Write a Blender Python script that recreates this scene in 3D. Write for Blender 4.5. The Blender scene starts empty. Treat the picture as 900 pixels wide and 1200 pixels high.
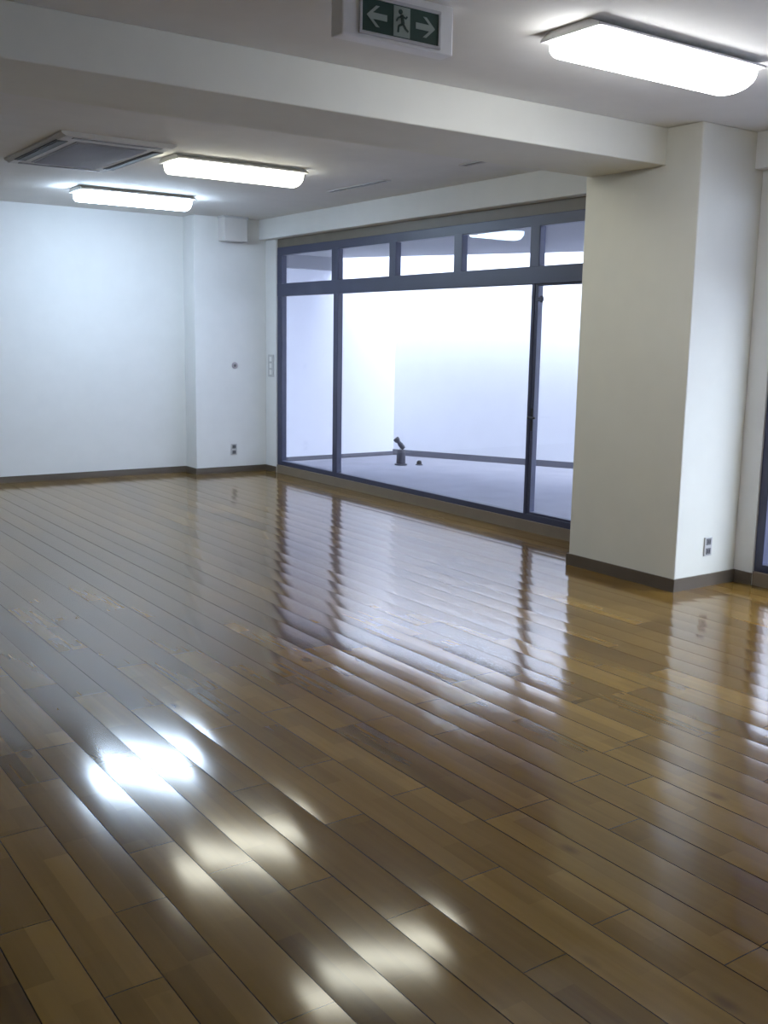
import bpy, bmesh, math, random
from mathutils import Vector, Matrix
random.seed(7)
SC = bpy.context.scene
COL = SC.collection
PI = math.pi

# ------------------------------------------------------------------ materials
def nt(name):
    m = bpy.data.materials.new(name); m.use_nodes = True
    t = m.node_tree; b = t.nodes['Principled BSDF']
    return m, t, b

def paint(name, col, rough=.6, var=.03, bump=.0, scale=6., metallic=0., spec=.5):
    """painted / plain surface with faint procedural mottling"""
    m, t, b = nt(name)
    tc = t.nodes.new('ShaderNodeTexCoord')
    n = t.nodes.new('ShaderNodeTexNoise'); n.inputs['Scale'].default_value = scale
    n.inputs['Detail'].default_value = 4
    t.links.new(tc.outputs['Object'], n.inputs['Vector'])
    r = t.nodes.new('ShaderNodeValToRGB')
    r.color_ramp.elements[0].position = .3; r.color_ramp.elements[1].position = .7
    r.color_ramp.elements[0].color = tuple(c*(1-var) for c in col)+(1,)
    r.color_ramp.elements[1].color = tuple(min(1, c*(1+var)) for c in col)+(1,)
    t.links.new(n.outputs['Fac'], r.inputs['Fac'])
    t.links.new(r.outputs['Color'], b.inputs['Base Color'])
    b.inputs['Roughness'].default_value = rough
    b.inputs['Metallic'].default_value = metallic
    b.inputs['Specular IOR Level'].default_value = spec
    if bump:
        n2 = t.nodes.new('ShaderNodeTexNoise'); n2.inputs['Scale'].default_value = scale*25
        t.links.new(tc.outputs['Object'], n2.inputs['Vector'])
        bp = t.nodes.new('ShaderNodeBump'); bp.inputs['Strength'].default_value = bump
        bp.inputs['Distance'].default_value = .002
        t.links.new(n2.outputs['Fac'], bp.inputs['Height'])
        t.links.new(bp.outputs['Normal'], b.inputs['Normal'])
    return m

def glow(name, col, strength):
    m, t, b = nt(name)
    b.inputs['Base Color'].default_value = (.85, .85, .85, 1)
    b.inputs['Emission Color'].default_value = tuple(col)+(1,)
    b.inputs['Emission Strength'].default_value = strength
    b.inputs['Roughness'].default_value = .5
    return m

def glass(name):
    m = bpy.data.materials.new(name); m.use_nodes = True
    t = m.node_tree; t.nodes.clear()
    out = t.nodes.new('ShaderNodeOutputMaterial')
    tr = t.nodes.new('ShaderNodeBsdfTransparent'); tr.inputs['Color'].default_value = (.95, .96, .98, 1)
    gl = t.nodes.new('ShaderNodeBsdfGlossy'); gl.inputs['Roughness'].default_value = .02
    fr = t.nodes.new('ShaderNodeFresnel'); fr.inputs['IOR'].default_value = 1.5
    mx = t.nodes.new('ShaderNodeMixShader')
    ge = t.nodes.new('ShaderNodeNewGeometry'); om = t.nodes.new('ShaderNodeMath'); om.operation = 'SUBTRACT'; om.inputs[0].default_value = 1.
    t.links.new(ge.outputs['Backfacing'], om.inputs[1]); fm = t.nodes.new('ShaderNodeMath'); fm.operation = 'MULTIPLY'
    t.links.new(fr.outputs[0], fm.inputs[0]); t.links.new(om.outputs[0], fm.inputs[1])     # a thin pane reflects once, at its outer face
    t.links.new(fm.outputs[0], mx.inputs[0]); t.links.new(tr.outputs[0], mx.inputs[1])
    t.links.new(gl.outputs[0], mx.inputs[2]); t.links.new(mx.outputs[0], out.inputs[0])
    return m

PW = .145                       # board width
def wood_floor():
    m, t, b = nt('varnished_boards')
    N = t.nodes.new; L = t.links.new
    def math_(op, a, bb=None):
        n = N('ShaderNodeMath'); n.operation = op
        for i, v in enumerate((a, bb)):
            if v is None: continue
            if isinstance(v, (int, float)): n.inputs[i].default_value = v
            else: L(v, n.inputs[i])
        return n.outputs[0]
    tc = N('ShaderNodeTexCoord'); sep = N('ShaderNodeSeparateXYZ'); L(tc.outputs['Object'], sep.inputs[0])
    x, y = sep.outputs[0], sep.outputs[1]
    xi = math_('DIVIDE', math_('ADD', x, 10*PW - 1.22 + PW/2 + 40*PW), PW)
    row = math_('FLOOR', xi)
    wn = N('ShaderNodeTexWhiteNoise'); wn.noise_dimensions = '1D'; L(row, wn.inputs['W'])
    yo = math_('DIVIDE', math_('ADD', y, math_('MULTIPLY', wn.outputs['Value'], 7.)), .91)
    brd = math_('FLOOR', yo)
    cmb = N('ShaderNodeCombineXYZ'); L(row, cmb.inputs[0]); L(brd, cmb.inputs[1])
    w2 = N('ShaderNodeTexWhiteNoise'); w2.noise_dimensions = '2D'; L(cmb.outputs[0], w2.inputs['Vector'])
    # narrower staves inside every board (two strips) for the mixed tones
    st = math_('FLOOR', math_('MULTIPLY', xi, 2.))
    ws = N('ShaderNodeTexWhiteNoise'); ws.noise_dimensions = '1D'; L(st, ws.inputs['W'])
    yo2 = math_('FLOOR', math_('DIVIDE', math_('ADD', y, math_('MULTIPLY', ws.outputs['Value'], 5.)), .38))
    cm2 = N('ShaderNodeCombineXYZ'); L(st, cm2.inputs[0]); L(yo2, cm2.inputs[1])
    w3 = N('ShaderNodeTexWhiteNoise'); w3.noise_dimensions = '2D'; L(cm2.outputs[0], w3.inputs['Vector'])
    tone = math_('ADD', math_('MULTIPLY', w2.outputs['Value'], .66), math_('MULTIPLY', w3.outputs['Value'], .34))
    # grain
    mp = N('ShaderNodeMapping'); mp.inputs['Scale'].default_value = (38, 1.6, 1); L(tc.outputs['Object'], mp.inputs[0])
    ad = N('ShaderNodeVectorMath'); ad.operation = 'ADD'; L(mp.outputs[0], ad.inputs[0]); L(w2.outputs['Color'], ad.inputs[1])
    gr = N('ShaderNodeTexNoise'); gr.inputs['Scale'].default_value = 1.; gr.inputs['Detail'].default_value = 6
    L(ad.outputs[0], gr.inputs['Vector'])
    tone2 = math_('ADD', math_('MULTIPLY', tone, .75), math_('MULTIPLY', gr.outputs['Fac'], .35))
    rp = N('ShaderNodeValToRGB'); L(tone2, rp.inputs['Fac'])
    e = rp.color_ramp.elements
    e[0].position = .15; e[0].color = (.092, .048, .011, 1)
    e[1].position = .92; e[1].color = (.26, .154, .036, 1)
    k = e.new(.45); k.color = (.158, .089, .019, 1)
    k = e.new(.68); k.color = (.200, .115, .026, 1)
    # seams between boards and butt joints
    fx = math_('FRACT', xi); dx = math_('MINIMUM', fx, math_('SUBTRACT', 1., fx))
    fy = math_('FRACT', yo); dy = math_('MINIMUM', fy, math_('SUBTRACT', 1., fy))
    seam = math_('MAXIMUM', math_('LESS_THAN', dx, .012), math_('LESS_THAN', dy, .002))
    mix = N('ShaderNodeMix'); mix.data_type = 'RGBA'
    L(seam, mix.inputs['Factor']); L(rp.outputs['Color'], mix.inputs['A'])
    mix.inputs['B'].default_value = (.06, .032, .010, 1)
    # sparse dark knots
    vo = N('ShaderNodeTexVoronoi'); vo.inputs['Scale'].default_value = 1.
    m2 = N('ShaderNodeMapping'); m2.inputs['Scale'].default_value = (5.2, 2.6, 1); L(tc.outputs['Object'], m2.inputs[0]); L(m2.outputs[0], vo.inputs['Vector'])
    kn = N('ShaderNodeMapRange'); L(vo.outputs['Distance'], kn.inputs['Value'])
    kn.inputs['From Min'].default_value = .05; kn.inputs['From Max'].default_value = .14
    kn.inputs['To Min'].default_value = .55; kn.inputs['To Max'].default_value = 0.
    mix2 = N('ShaderNodeMix'); mix2.data_type = 'RGBA'
    L(kn.outputs[0], mix2.inputs['Factor']); L(mix.outputs['Result'], mix2.inputs['A']); mix2.inputs['B'].default_value = (.05, .022, .007, 1)
    L(mix2.outputs['Result'], b.inputs['Base Color'])
    b.inputs['Roughness'].default_value = FLOOR_ROUGH
    b.inputs['IOR'].default_value = 1.7
    bp = N('ShaderNodeBump'); bp.inputs['Strength'].default_value = .08; bp.inputs['Distance'].default_value = .003
    lw = N('ShaderNodeTexNoise'); lw.inputs['Scale'].default_value = 1.
    m3 = N('ShaderNodeMapping'); m3.inputs['Scale'].default_value = (9, 2.2, 1); L(tc.outputs['Object'], m3.inputs[0]); L(m3.outputs[0], lw.inputs['Vector'])
    L(lw.outputs['Fac'], bp.inputs['Height']); L(bp.outputs['Normal'], b.inputs['Normal'])
    return m
FLOOR_ROUGH = .12

M = dict(
    wall=paint('white_wallpaper', (.74, .75, .745), .75, .015, .15),
    pillar=paint('cream_paint', (.70, .70, .635), .75, .015, .15),
    ceiling=paint('ceiling_board', (.72, .715, .69), .9, .02, .2),
    base=paint('brown_vinyl_skirting', (.11, .088, .066), .5, .08),
    riser=paint('tan_sill', (.22, .175, .13), .45, .06),
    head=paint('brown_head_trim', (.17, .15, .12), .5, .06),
    navy=paint('dark_blue_aluminium', (.048, .055, .105), .42, .05, metallic=0.),
    black=paint('black_rubber', (.015, .015, .02), .5, .05),
    steel=paint('brushed_steel', (.45, .45, .46), .35, .04, metallic=.8),
    white=paint('white_enamel', (.78, .78, .77), .4, .01),
    grey=paint('pale_grey_plastic', (.52, .52, .53), .5, .02),
    acbody=paint('air_conditioner_cover', (.54, .54, .54), .6, .02),
    duct=paint('duct_cover_white', (.66, .65, .64), .55, .02),
    acgrey=paint('air_conditioner_grille', (.30, .30, .34), .5, .03),
    dark=paint('dark_slot', (.04, .04, .042), .6, .02),
    plate=paint('dark_grey_socket_plate', (.17, .17, .18), .45, .03),
    plate_l=paint('light_socket_face', (.5, .5, .5), .45, .02),
    pink=paint('pinkish_plate', (.42, .38, .41), .5, .02),
    conc=paint('courtyard_concrete', (.27, .27, .325), .8, .06, .2, 3.),
    court=paint('courtyard_white_render', (.73, .74, .81), .85, .015),
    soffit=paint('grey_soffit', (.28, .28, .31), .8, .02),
    lip=paint('dark_base_band', (.12, .12, .15), .7, .05),
    green=paint('exit_green', (.009, .045, .033), .5, .04),
    sign_white=paint('sign_white', (.30, .36, .33), .5, .02),
    post=paint('dark_grey_cast_metal', (.045, .045, .065), .5, .05),
    glass=glass('window_glass'),
    floor=wood_floor(),
)

# ------------------------------------------------------------------ helpers
def box(bm, x0, x1, y0, y1, z0, z1, bev=0., seg=2):
    r = bmesh.ops.create_cube(bm, size=1)
    vs = r['verts']
    for v in vs:
        v.co = Vector(((x0+x1)/2 + v.co.x*(x1-x0), (y0+y1)/2 + v.co.y*(y1-y0), (z0+z1)/2 + v.co.z*(z1-z0)))
    if bev:
        es = list({e for v in vs for e in v.link_edges})
        bmesh.ops.bevel(bm, geom=es, offset=bev, segments=seg, affect='EDGES', profile=.5)

def prism(bm, pts, axis, a, b):
    """extrude a polygon (2-D pts) along axis 'x','y' or 'z' from a to b"""
    def P(q, h):
        return {'x': (h, q[0], q[1]), 'y': (q[0], h, q[1]), 'z': (q[0], q[1], h)}[axis]
    lo = [bm.verts.new(P(q, a)) for q in pts]; hi = [bm.verts.new(P(q, b)) for q in pts]
    n = len(pts)
    for i in range(n):
        bm.faces.new((lo[i], lo[(i+1) % n], hi[(i+1) % n], hi[i]))
    bm.faces.new(lo); bm.faces.new(hi)

def lathe(bm, prof, n=24, M4=Matrix()):
    """prof: (radius, z) pairs, revolved about z, then placed by M4"""
    rings = []
    for r, z in prof:
        rings.append([bm.verts.new(M4 @ Vector((r*math.cos(2*PI*i/n), r*math.sin(2*PI*i/n), z))) for i in range(n)])
    for a, b in zip(rings, rings[1:]):
        for i in range(n):
            bm.faces.new((a[i], a[(i+1) % n], b[(i+1) % n], b[i]))
    bm.faces.new(rings[0]); bm.faces.new(rings[-1])

def obj(name, bm, mat, parent=None, smooth=False, origin=None):
    bmesh.ops.recalc_face_normals(bm, faces=bm.faces)
    if origin is not None:
        bmesh.ops.translate(bm, verts=bm.verts, vec=-Vector(origin))
    me = bpy.data.meshes.new(name); bm.to_mesh(me); bm.free()
    me.materials.append(mat)
    for p in me.polygons: p.use_smooth = smooth
    if smooth:
        me.set_sharp_from_angle(angle=math.radians(40))
    o = bpy.data.objects.new(name, me); COL.objects.link(o)
    if origin is not None: o.location = origin
    if parent: o.parent = parent
    return o

def struct(name, bm, mat, parent=None, **k):
    o = obj(name, bm, mat, parent, **k)
    if not parent: o['kind'] = 'structure'
    return o

def sbox(name, mat, *b, bev=0., parent=None):
    bm = bmesh.new(); box(bm, *b, bev=bev); return struct(name, bm, mat, parent)

def thing(name, label, cat, loc, group=None):
    o = bpy.data.objects.new(name, None); COL.objects.link(o); o.location = loc
    o['label'] = label; o['category'] = cat
    if group: o['group'] = group
    return o

def copy_tree(root, loc, label, group=None):
    r = root.copy(); COL.objects.link(r); r.location = loc; r['label'] = label
    if group: r['group'] = group
    for ch in list(root.children):
        c = ch.copy(); COL.objects.link(c); c.parent = r
        for g in list(ch.children):
            d = g.copy(); COL.objects.link(d); d.parent = c
    return r

# ------------------------------------------------------------------ the room
XL, XW, YN, YB, H = -3.4, 5.545, -2.6, 10.59, 2.747
# floor: slightly crowned boards running along y
bm = bmesh.new(); allc = []
i0 = math.floor((XL-1.22)/PW)-1; i1 = math.ceil((XW+.06-1.22)/PW)+1
for i in range(i0, i1+1):
    c = 1.22 + i*PW; tilt = random.uniform(-.006, .006); sag = random.uniform(.0006, .0011)
    cols = []
    for k in range(9):
        u = k/8-.5; x = min(max(c+u*(PW-.0016), XL-.1), XW+.075)
        z = -sag*(2*u)**2 + tilt*u*PW
        cols.append((bm.verts.new((x, YN-.1, z)), bm.verts.new((x, YB+.1, z))))
    x = min(max(c+.5*PW, XL-.1), XW+.075)             # groove to the next board
    allc += cols + [(bm.verts.new((x+.0008, YN-.1, -.006)), bm.verts.new((x+.0008, YB+.1, -.006)))]
for a, b in zip(allc, allc[1:]):
    if abs(b[0].co.x-a[0].co.x) > 1e-6 or abs(b[0].co.z-a[0].co.z) > 1e-6: bm.faces.new((a[0], b[0], b[1], a[1]))
bmesh.ops.recalc_face_normals(bm, faces=bm.faces)
for f in bm.faces:
    if f.normal.z < 0: f.normal_flip()
me = bpy.data.meshes.new('floor'); bm.to_mesh(me); bm.free(); me.materials.append(M['floor'])
for p in me.polygons: p.use_smooth = True
me.set_sharp_from_angle(angle=math.radians(30))
floor = bpy.data.objects.new('floor', me); COL.objects.link(floor); floor['kind'] = 'structure'

sbox('ceiling', M['ceiling'], XL-.2, 5.66, YN-.2, YB+.2, H, H+.15)
sbox('wall_back', M['wall'], XL-.2, 5.66, YB, YB+.2, -.1, H)
sbox('wall_left', M['wall'], XL-.2, XL, YN-.2, YB, -.1, H)
sbox('wall_front', M['wall'], XL, 5.66, YN-.2, YN, -.1, H)
# corner pillar on the back wall and the wall stub beside the window
CP = 10.32
sbox('pillar', M['wall'], 4.69, XW, CP, YB, -.02, H, bev=.006)
sbox('wall_right', M['wall'], XW, 5.66, 10.085, YB, -.02, H)
# big pillar
PX, PY0, PY1 = 4.965, 4.02, 4.92
sbox('pillar', M['pillar'], PX, XW, PY0, PY1, -.02, H, bev=.008)
sbox('wall_right', M['wall'], XW, 5.66, 3.885, 4.98, -.02, H)
sbox('wall_right', M['wall'], XW, 5.66, YN, .2, -.02, H)
# beam across the room and the lintels over the windows
BZ = 2.535
sbox('beam', M['pillar'], XL, XW, 4.2775, 4.885, BZ, H, bev=.006)
sbox('lintel', M['wall'], 5.46, 5.66, 4.885, CP, BZ, H, bev=.005)
sbox('lintel', M['wall'], 5.46, 5.66, YN, 4.2775, BZ, H, bev=.005)
FZ = 2.446
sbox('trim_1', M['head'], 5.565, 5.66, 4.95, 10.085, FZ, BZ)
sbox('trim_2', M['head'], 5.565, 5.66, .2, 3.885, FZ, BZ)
# raised sills
SZ = .09
sbox('trim_3', M['riser'], 5.55, 5.66, 4.98, 10.085, -.02, SZ, bev=.004)
sbox('trim_4', M['riser'], 5.55, 5.66, .2, 3.885, -.02, SZ, bev=.004)
# skirting
BH, BT = .066, .012
sbox('baseboard_back', M['base'], XL, 4.69, YB-BT, YB, -.003, BH)
bm = bmesh.new(); box(bm, 4.69-BT, XW, CP-BT, CP, -.003, BH); box(bm, 4.69-BT, 4.69, CP, YB-BT, -.003, BH)
box(bm, XW-BT, XW, 10.085, CP-BT, -.003, BH)
struct('baseboard_corner', bm, M['base'])
bm = bmesh.new(); box(bm, PX-BT, PX, PY0-BT, PY1+BT, -.003, BH+.012); box(bm, PX, XW, PY0-BT, PY0, -.003, BH+.012)
box(bm, XW-BT, XW, 3.885, PY0-BT, -.003, BH+.012); box(bm, PX, XW, PY1, PY1+BT, -.003, BH+.012)
struct('baseboard_pillar', bm, M['base'])
sbox('baseboard_left', M['base'], XL, XL+BT, YN, YB-BT, -.003, BH)
sbox('baseboard_front', M['base'], XL+BT, XW, YN, YN+BT, -.003, BH)

# ------------------------------------------------------------------ windows
X0, X1 = 5.56, 5.62
GT, TT, TB, GB = 2.362, 2.065, 1.93, .14      # glass top, transom rail top / bottom, lower glass bottom
def window(name, y0, y1, lower, upper, y_door=None):
    """lower / upper: mullion spans (ya, yb)"""
    bm = bmesh.new()
    box(bm, X0, X1, y0, y1, GT, FZ, bev=.004)                      # head
    box(bm, X0-.004, X1, y0, y1, TB, TT, bev=.006)                 # transom rail
    box(bm, X0, X1, y0, y1, SZ, GB, bev=.004)                      # bottom rail
    for a, b in lower: box(bm, X0, X1, a, b, GB-.01, TB+.01, bev=.004)
    for a, b in upper: box(bm, X0-.002, X1, a, b, TT-.01, GT+.01, bev=.004)
    w = struct(name, bm, M['navy'])
    g = bmesh.new()
    xm = (X0+X1)/2+.012
    lo = sorted(lower); up = sorted(upper)
    for (a, b), (c, d) in zip(lo, lo[1:]):
        if y_door and abs(b-y_door) < .01: continue
        box(g, xm-.003, xm+.003, b-.004, c+.004, GB-.004, TB+.004)
    for (a, b), (c, d) in zip(up, up[1:]):
        box(g, xm-.003, xm+.003, b-.004, c+.004, TT-.004, GT+.004)
    obj('pane', g, M['glass'], w)
    return w
window('window_1', 4.98, 10.085,
       [(4.98, 5.03), (6.004, 6.038), (8.846, 8.93), (9.985, 10.085)],
       [(4.98, 5.03), (5.967, 6.073), (6.906, 7.014), (7.863, 7.968), (8.85, 8.97), (9.985, 10.085)], 5.03)
window('window_2', .2, 3.885,
       [(.2, .28), (1.3, 1.36), (3.825, 3.885)],
       [(.2, .28), (1.28, 1.38), (2.05, 2.15), (2.95, 3.05), (3.825, 3.885)])
# the glazed door at the pillar end of the first window
bm = bmesh.new()
D0, D1 = 5.034, 6.0
xa, xb = X0+.004, X1-.004
box(bm, xa, xb, D1-.032, D1, GB+.002, TB-.002, bev=.004); box(bm, xa, xb, D0, D0+.05, GB+.002, TB-.002, bev=.004)
box(bm, xa, xb, D0+.05, D1-.032, GB+.002, GB+.02, bev=.003); box(bm, xa, xb, D0+.05, D1-.032, TB-.012, TB-.002, bev=.003)
door = struct('door_1', bm, M['navy'])
g = bmesh.new(); box(g, 5.599, 5.605, D0+.046, D1-.028, GB+.016, TB-.008); obj('pane', g, M['glass'], door)
bm = bmesh.new()
box(bm, xa-.008, xa, 5.968, 5.994, .80, .98, bev=.004)              # handle back plate
box(bm, xa-.05, xa-.006, 5.974, 5.988, .90, .915, bev=.004); box(bm, xa-.05, xa-.036, 5.90, 5.988, .90, .916, bev=.005)
obj('door_handle', bm, M['black'], door)
bm = bmesh.new(); box(bm, xa-.012, xa, 5.90, 5.985, 1.80, 1.83, bev=.004); box(bm, xa-.018, xa-.008, 5.90, 5.925, 1.79, 1.84, bev=.003)
obj('door_catch', bm, M['navy'], door)

# ------------------------------------------------------------------ the courtyard outside
cx, cy = 7.76, 10.95                                   # inner corner
dx, dy = .447, -.894                                   # direction of the slanting wall
nx, ny = .894, .447                                    # outward normal
LW = 13.
ex, ey = cx+dx*LW, cy+dy*LW
SOZ, TOPZ = 2.45, 4.6
sbox('floor_outside', M['conc'], 5.66, 15.5, -2.6, 11.2, -.15, 0.)
sbox('wall_outside_left', M['court'], 5.66, cx+.5, cy, cy+.2, -.1, TOPZ)
bm = bmesh.new()
prism(bm, [(cx, cy), (ex, ey), (ex+nx*.2, ey+ny*.2), (cx+nx*.2, cy+ny*.2)], 'z', -.1, TOPZ)
struct('wall_outside_back', bm, M['court'])
sbox('wall_outside_right', M['court'], 5.66, 15.5, -2.8, -2.6, -.1, TOPZ)
sbox('wall_outside_facade', M['court'], 5.46, 5.66, -2.8, 11.15, H+.15, TOPZ)
# dark band at the foot of the walls
bm = bmesh.new()
prism(bm, [(cx-.02*nx, cy-.02*ny), (ex-.02*nx, ey-.02*ny), (ex, ey), (cx, cy)], 'z', 0, .075)
struct('baseboard_outside_back', bm, M['lip'])
sbox('baseboard_outside_left', M['lip'], 5.66, cx-.02, cy-.02, cy, 0, .05)
# overhanging slab: open to the sky along the slanting wall
GAP = .87
bm = bmesh.new()
ax, ay = cx-nx*GAP, cy-ny*GAP
# shift the edge start onto the left wall line
t0 = (cy-ay)/dy; sx, sy = ax+dx*t0, cy
tx, ty = ax+dx*LW, ay+dy*LW
t1 = (2.9-ay)/dy; tx, ty = ax+dx*t1, 2.9
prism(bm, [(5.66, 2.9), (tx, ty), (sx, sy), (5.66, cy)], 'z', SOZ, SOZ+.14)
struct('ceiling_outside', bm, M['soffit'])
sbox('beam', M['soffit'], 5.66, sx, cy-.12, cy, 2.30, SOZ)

# ------------------------------------------------------------------ ceiling lights
def make_light(loc, label, mat):
    t = thing('ceiling_light', label, 'ceiling light', loc, 'fluorescent ceiling lights')
    Lh, Wh = .512, .142                                   # half length (x), half width (y); origin on the ceiling
    bm = bmesh.new()                                    # shallow pressed tray, wider below
    prism(bm, [(-.10, 0), (.10, 0), (.165, -.024), (.165, -.033), (-.165, -.033), (-.165, -.024)], 'x', -Lh, Lh)
    obj('housing', bm, M['white'], t)
    bm = bmesh.new()                                    # bowed diffuser with rounded ends
    rows = []
    nx_, ny_ = 60, 16
    for i in range(nx_+1):
        u = -1+2*i/nx_
        e = min(1., (1-abs(u))/.03); w = Wh*(.55+.45*math.sqrt(max(0, 1-(1-e)**2)))
        d = .088*(.25+.75*math.sqrt(max(0, 1-(1-e)**2)))
        rows.append([bm.verts.new((u*(Lh+.004), w*math.cos(PI*j/ny_), -.034-d*math.sin(PI*j/ny_)**.7)) for j in range(ny_+1)])
    for a, b in zip(rows, rows[1:]):
        for j in range(ny_): bm.faces.new((a[j], a[j+1], b[j+1], b[j]))
        bm.faces.new((a[0], b[0], b[-1], a[-1]))
    bm.faces.new(rows[0]); bm.faces.new(rows[-1])
    obj('diffuser', bm, mat, t, smooth=True)
    for s in (-1, 1):
        bm = bmesh.new()
        prism(bm, [(-.11, 0), (.11, 0), (.166, -.024), (.166, -.035), (-.166, -.035), (-.166, -.024)], 'x', s*Lh, s*(Lh+.014))
        obj('end_cap', bm, M['white'], t)
    bm = bmesh.new(); box(bm, Lh+.014, Lh+.045, -.03, .03, -.06, -.025, bev=.008)
    obj('socket', bm, M['white'], t)
    return t
COOL = glow('cool_white_diffuser', (.62, .79, 1.0), 44)
NEUT = glow('neutral_white_diffuser', (1.0, .99, .84), 8.5)
NEAR = glow('near_white_diffuser', (.97, .98, 1.0), 15)
make_light((3.575, 9.13, H), 'cool white fluorescent ceiling light nearest the far white wall', COOL)
make_light((3.58, 7.13, H), 'white fluorescent ceiling light just right of the square air conditioner grille', NEUT)
make_light((3.62, 5.18, H), 'fluorescent ceiling light hidden behind the ceiling beam', NEUT)
make_light((3.61, 3.19, H), 'large bright fluorescent ceiling light nearest the pillar, before the beam', NEAR)

# ------------------------------------------------------------------ ceiling air conditioner
ac = thing('air_conditioner', 'square ceiling air conditioner with a grey grille and dark slots beside the two far lights', 'air conditioner', (2.545, 7.35, H))
W2, D2 = .385, .66
bm = bmesh.new()
prism(bm, [(-W2, 0), (W2, 0), (W2, -.012), (W2-.03, -.03), (-W2+.03, -.03), (-W2, -.012)], 'y', -D2, D2)
obj('cover_panel', bm, M['acbody'], ac)
bm = bmesh.new()
box(bm, -.24, .24, -.50, .50, -.036, -.028, bev=.003)
for k in range(26):
    yy = -.47+k*.0376; box(bm, -.225, .225, yy-.005, yy+.005, -.042, -.034)
obj('intake_grille', bm, M['acgrey'], ac)
for s in (-1, 1):
    bm = bmesh.new()
    box(bm, s*.325-.04, s*.325+.04, -.48, .48, -.034, -.026, bev=.003)
    sl = obj('air_outlet', bm, M['dark'], ac)
    bm = bmesh.new()
    prism(bm, [(s*.325-.026, -.038), (s*.325+.026, -.034), (s*.325+.026, -.031), (s*.325-.026, -.035)], 'y', -.46, .46)
    obj('flap', bm, M['dark'], sl)
for yy in (-.605, .605):
    bm = bmesh.new(); box(bm, -.3, .3, yy-.02, yy+.02, -.034, -.026, bev=.003); obj('edge_gap', bm, M['plate'], ac)

# thin slot vents in the ceiling by the lintel
def slot_vent(y0, y1, label):
    t = thing('ceiling_vent', label, 'vent', (4.875, (y0+y1)/2, H), 'slot vents along the window side of the ceiling')
    h = (y1-y0)/2
    bm = bmesh.new()
    for s in (-1, 1):
        box(bm, s*.03-.008, s*.03+.008, -h, h, -.008, 0, bev=.002); box(bm, -.022, .022, s*h-.008, s*h+.008, -.008, 0, bev=.002)
    obj('frame', bm, M['grey'], t)
    bm = bmesh.new(); box(bm, -.022, .022, -h+.008, h-.008, -.003, 0); obj('slot', bm, M['plate'], t)
slot_vent(7.03, 7.89, 'thin dark slot vent in the ceiling, farther from the beam')
slot_vent(5.6, 6.08, 'thin dark slot vent in the ceiling close behind the beam')

# ------------------------------------------------------------------ exit sign
ES = thing('exit_sign', 'green emergency exit sign with two arrows in a white ceiling box', 'sign', (2.335, 3.30, H))
bm = bmesh.new(); box(bm, -.255, .248, 0, .075, -.178, 0, bev=.006); obj('housing', bm, M['white'], ES)
zc = -.098; hw, hh = .172, .056
bm = bmesh.new()
for a, b, c, d in ((-hw-.012, hw+.012, zc+hh, zc+hh+.012), (-hw-.012, hw+.012, zc-hh-.012, zc-hh), (-hw-.012, -hw, zc-hh, zc+hh), (hw, hw+.012, zc-hh, zc+hh)):
    box(bm, a, b, -.008, .001, c, d, bev=.002)
obj('face_frame', bm, M['grey'], ES)
bm = bmesh.new(); box(bm, -hw, hw, -.004, .001, zc-hh, zc+hh); pn = obj('sign_panel', bm, M['green'], ES)
def poly(pts): 
    bm = bmesh.new(); prism(bm, [(x, zc+z) for x, z in pts], 'y', -.0055, -.0035); return bm
def arrow(s, x):
    return [(x-s*.045, 0), (x-s*.004, .036), (x+s*.012, .036), (x-s*.018, .011), (x+s*.045, .011), (x+s*.045, -.011), (x-s*.018, -.011), (x+s*.012, -.036), (x-s*.004, -.036)]
obj('arrow', poly(arrow(1, -.108)), M['sign_white'], pn)
obj('arrow', poly(arrow(-1, .112)), M['sign_white'], pn)
bm = bmesh.new(); box(bm, -.034, .040, -.0055, -.0035, zc-.052, zc+.052); obj('pictogram_ground', bm, M['sign_white'], pn)
bm = bmesh.new()                                         # running figure
R = lambda q, r: lathe(bm, [(r, -.0012), (r, .0012)], 16, Matrix.Translation((q[0], -.0062, zc+q[1])) @ Matrix.Rotation(PI/2, 4, 'X'))
R((-.004, .034), .0085)
def limb(a, b, w):
    a = Vector(a); b = Vector(b); d = (b-a).normalized(); n = Vector((-d.y, d.x))*w/2
    prism(bm, [(q.x, zc+q.y) for q in (a+n, b+n, b-n, a-n)], 'y', -.0074, -.005)
for a, b, w in (((.001, .024), (.008, -.006), .013), ((.002, .02), (-.014, .012), .006), ((-.014, .012), (-.022, .0), .006), ((.003, .02), (.02, .014), .006),
                ((.02, .014), (.026, .022), .006), ((.007, -.006), (-.012, -.016), .008), ((-.012, -.016), (-.014, -.038), .007), ((.008, -.006), (.02, -.022), .008), ((.02, -.022), (.032, -.03), .007)):
    limb(a, b, w)
obj('running_figure', bm, M['green'], pn)

# ------------------------------------------------------------------ box cover in the far corner
bx = thing('duct_cover', 'small white box cover under the ceiling where the lintel meets the corner pillar', 'box cover', (5.11, CP, H))
bm = bmesh.new(); box(bm, -.135, .135, -.15, .002, -.255, .001, bev=.008); obj('cover_body', bm, M['duct'], bx)
bm = bmesh.new(); box(bm, -.145, .145, -.16, .002, -.02, .001, bev=.004); obj('top_flange', bm, M['grey'], bx)

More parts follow.
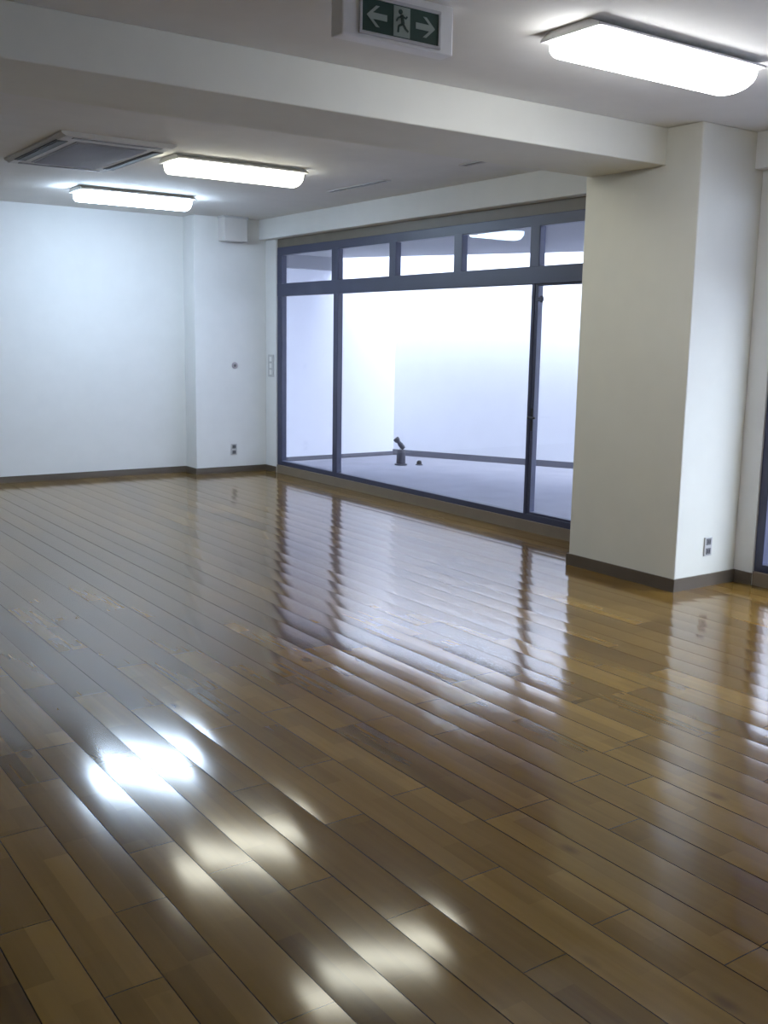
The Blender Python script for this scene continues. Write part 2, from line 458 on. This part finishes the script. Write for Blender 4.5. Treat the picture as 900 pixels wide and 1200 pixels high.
# ------------------------------------------------------------------ sockets and switches
def outlet(loc, w, h, label):
    t = thing('wall_outlet', label, 'outlet', loc, 'wall outlets near the floor')
    bm = bmesh.new(); box(bm, -w/2, w/2, -.008, 0, -h/2, h/2, bev=.003); obj('cover_plate', bm, M['plate_l'], t)
    for s in (-1, 1):
        bm = bmesh.new(); box(bm, -w*.30, w*.30, -.0115, -.006, s*h*.25-h*.17, s*h*.25+h*.17, bev=.002)
        sk = obj('socket', bm, M['plate'], t)
        bm = bmesh.new()
        for q in (-1, 1): box(bm, q*w*.11-.0035, q*w*.11+.0035, -.0125, -.010, s*h*.25-.011, s*h*.25+.011)
        obj('slots', bm, M['black'], sk)
    return t
outlet((5.262, PY0, .255), .072, .118, 'dark wall outlet low on the large cream pillar')
outlet((5.139, CP, .255), .072, .122, 'dark wall outlet low on the far corner pillar')
t = thing('wall_switch', 'small round pinkish wall button on the far corner pillar above the outlet', 'switch', (5.157, CP, 1.18))
bm = bmesh.new(); lathe(bm, [(.036, 0), (.036, .006), (.03, .010)], 24, Matrix.Rotation(PI/2, 4, 'X')); obj('cover_plate', bm, M['pink'], t, smooth=True)
bm = bmesh.new(); lathe(bm, [(.016, .009), (.016, .014), (.012, .017)], 20, Matrix.Rotation(PI/2, 4, 'X')); obj('button', bm, M['plate'], t, smooth=True)
t = thing('light_switch', 'tall pale switch plate on the narrow wall beside the window frame', 'switch', (XW, 10.195, 1.18))
bm = bmesh.new(); box(bm, -.01, 0, -.06, .06, -.122, .122, bev=.003); obj('cover_plate', bm, M['grey'], t)
for k in (-1, 0, 1):
    bm = bmesh.new(); box(bm, -.014, -.008, -.025, .025, k*.072-.026, k*.072+.026, bev=.002); obj('rocker', bm, M['white'], t)

# ------------------------------------------------------------------ courtyard bits
t = thing('water_tap', 'dark grey tap post with tilted head on the courtyard floor', 'tap', (7.2, 10.0, 0))
bm = bmesh.new(); lathe(bm, [(.075, 0), (.075, .015), (.055, .022), (.052, .17), (.045, .185)], 20); obj('post', bm, M['post'], t, smooth=True)
bm = bmesh.new(); lathe(bm, [(.018, .18), (.018, .245)], 14); obj('neck', bm, M['steel'], t, smooth=True)
d = Vector((-.822, .569, 0))                          # head leans this way
A = Vector((0, 0, .235)); ax_ = (d*.62+Vector((0, 0, .78))).normalized()
q = ax_.to_track_quat('Z', 'Y').to_matrix().to_4x4()
bm = bmesh.new(); lathe(bm, [(.024, -.05), (.030, -.03), (.030, .02), (.022, .05), (.036, .075), (.038, .105), (.03, .112)], 18, Matrix.Translation(A) @ q)
obj('tap_head', bm, M['post'], t, smooth=True)
t = thing('drain_cap', 'small black round cap on the courtyard floor beside the tap post', 'cap', (7.40, 9.90, 0))
bm = bmesh.new(); lathe(bm, [(.045, 0), (.045, .008), (.034, .012)], 20); obj('flange', bm, M['post'], t, smooth=True)
bm = bmesh.new(); lathe(bm, [(.03, .01), (.03, .035), (.022, .05), (.008, .056)], 20); obj('dome', bm, M['black'], t, smooth=True)

# ------------------------------------------------------------------ daylight
w = bpy.data.worlds.new('overcast_sky'); SC.world = w; w.use_nodes = True
bg = w.node_tree.nodes['Background']
tc = w.node_tree.nodes.new('ShaderNodeTexCoord'); sp = w.node_tree.nodes.new('ShaderNodeSeparateXYZ')
rp = w.node_tree.nodes.new('ShaderNodeValToRGB')
w.node_tree.links.new(tc.outputs['Generated'], sp.inputs[0]); w.node_tree.links.new(sp.outputs[2], rp.inputs[0])
rp.color_ramp.elements[0].color = (.64, .74, .86, 1); rp.color_ramp.elements[1].color = (.84, .93, 1., 1)
w.node_tree.links.new(rp.outputs[0], bg.inputs[0]); bg.inputs[1].default_value = 12.

# ------------------------------------------------------------------ camera
cam = bpy.data.cameras.new('camera'); co = bpy.data.objects.new('camera', cam); COL.objects.link(co)
cam.sensor_fit = 'HORIZONTAL'; cam.sensor_width = 36; cam.lens = 1207.1*36/900; cam.clip_start = .05
r = Vector((.82207625, -.56913201, .01671505)); u = Vector((.08110504, .14610764, .9859384)); f = Vector((.5635713, .80916087, -.1662711))
co.matrix_world = Matrix(((r.x, u.x, -f.x, 0), (r.y, u.y, -f.y, 0), (r.z, u.z, -f.z, 1.5), (0, 0, 0, 1)))
SC.camera = co

vs = SC.view_settings
SC.display_settings.display_device = 'sRGB'
vs.view_transform = 'Standard'; vs.look = 'None'; vs.gamma = 1; vs.use_curve_mapping = False
vs.exposure = .26
SC.cycles.max_bounces = 14; SC.cycles.diffuse_bounces = 7; SC.cycles.transparent_max_bounces = 16
SC.cycles.use_denoising = True
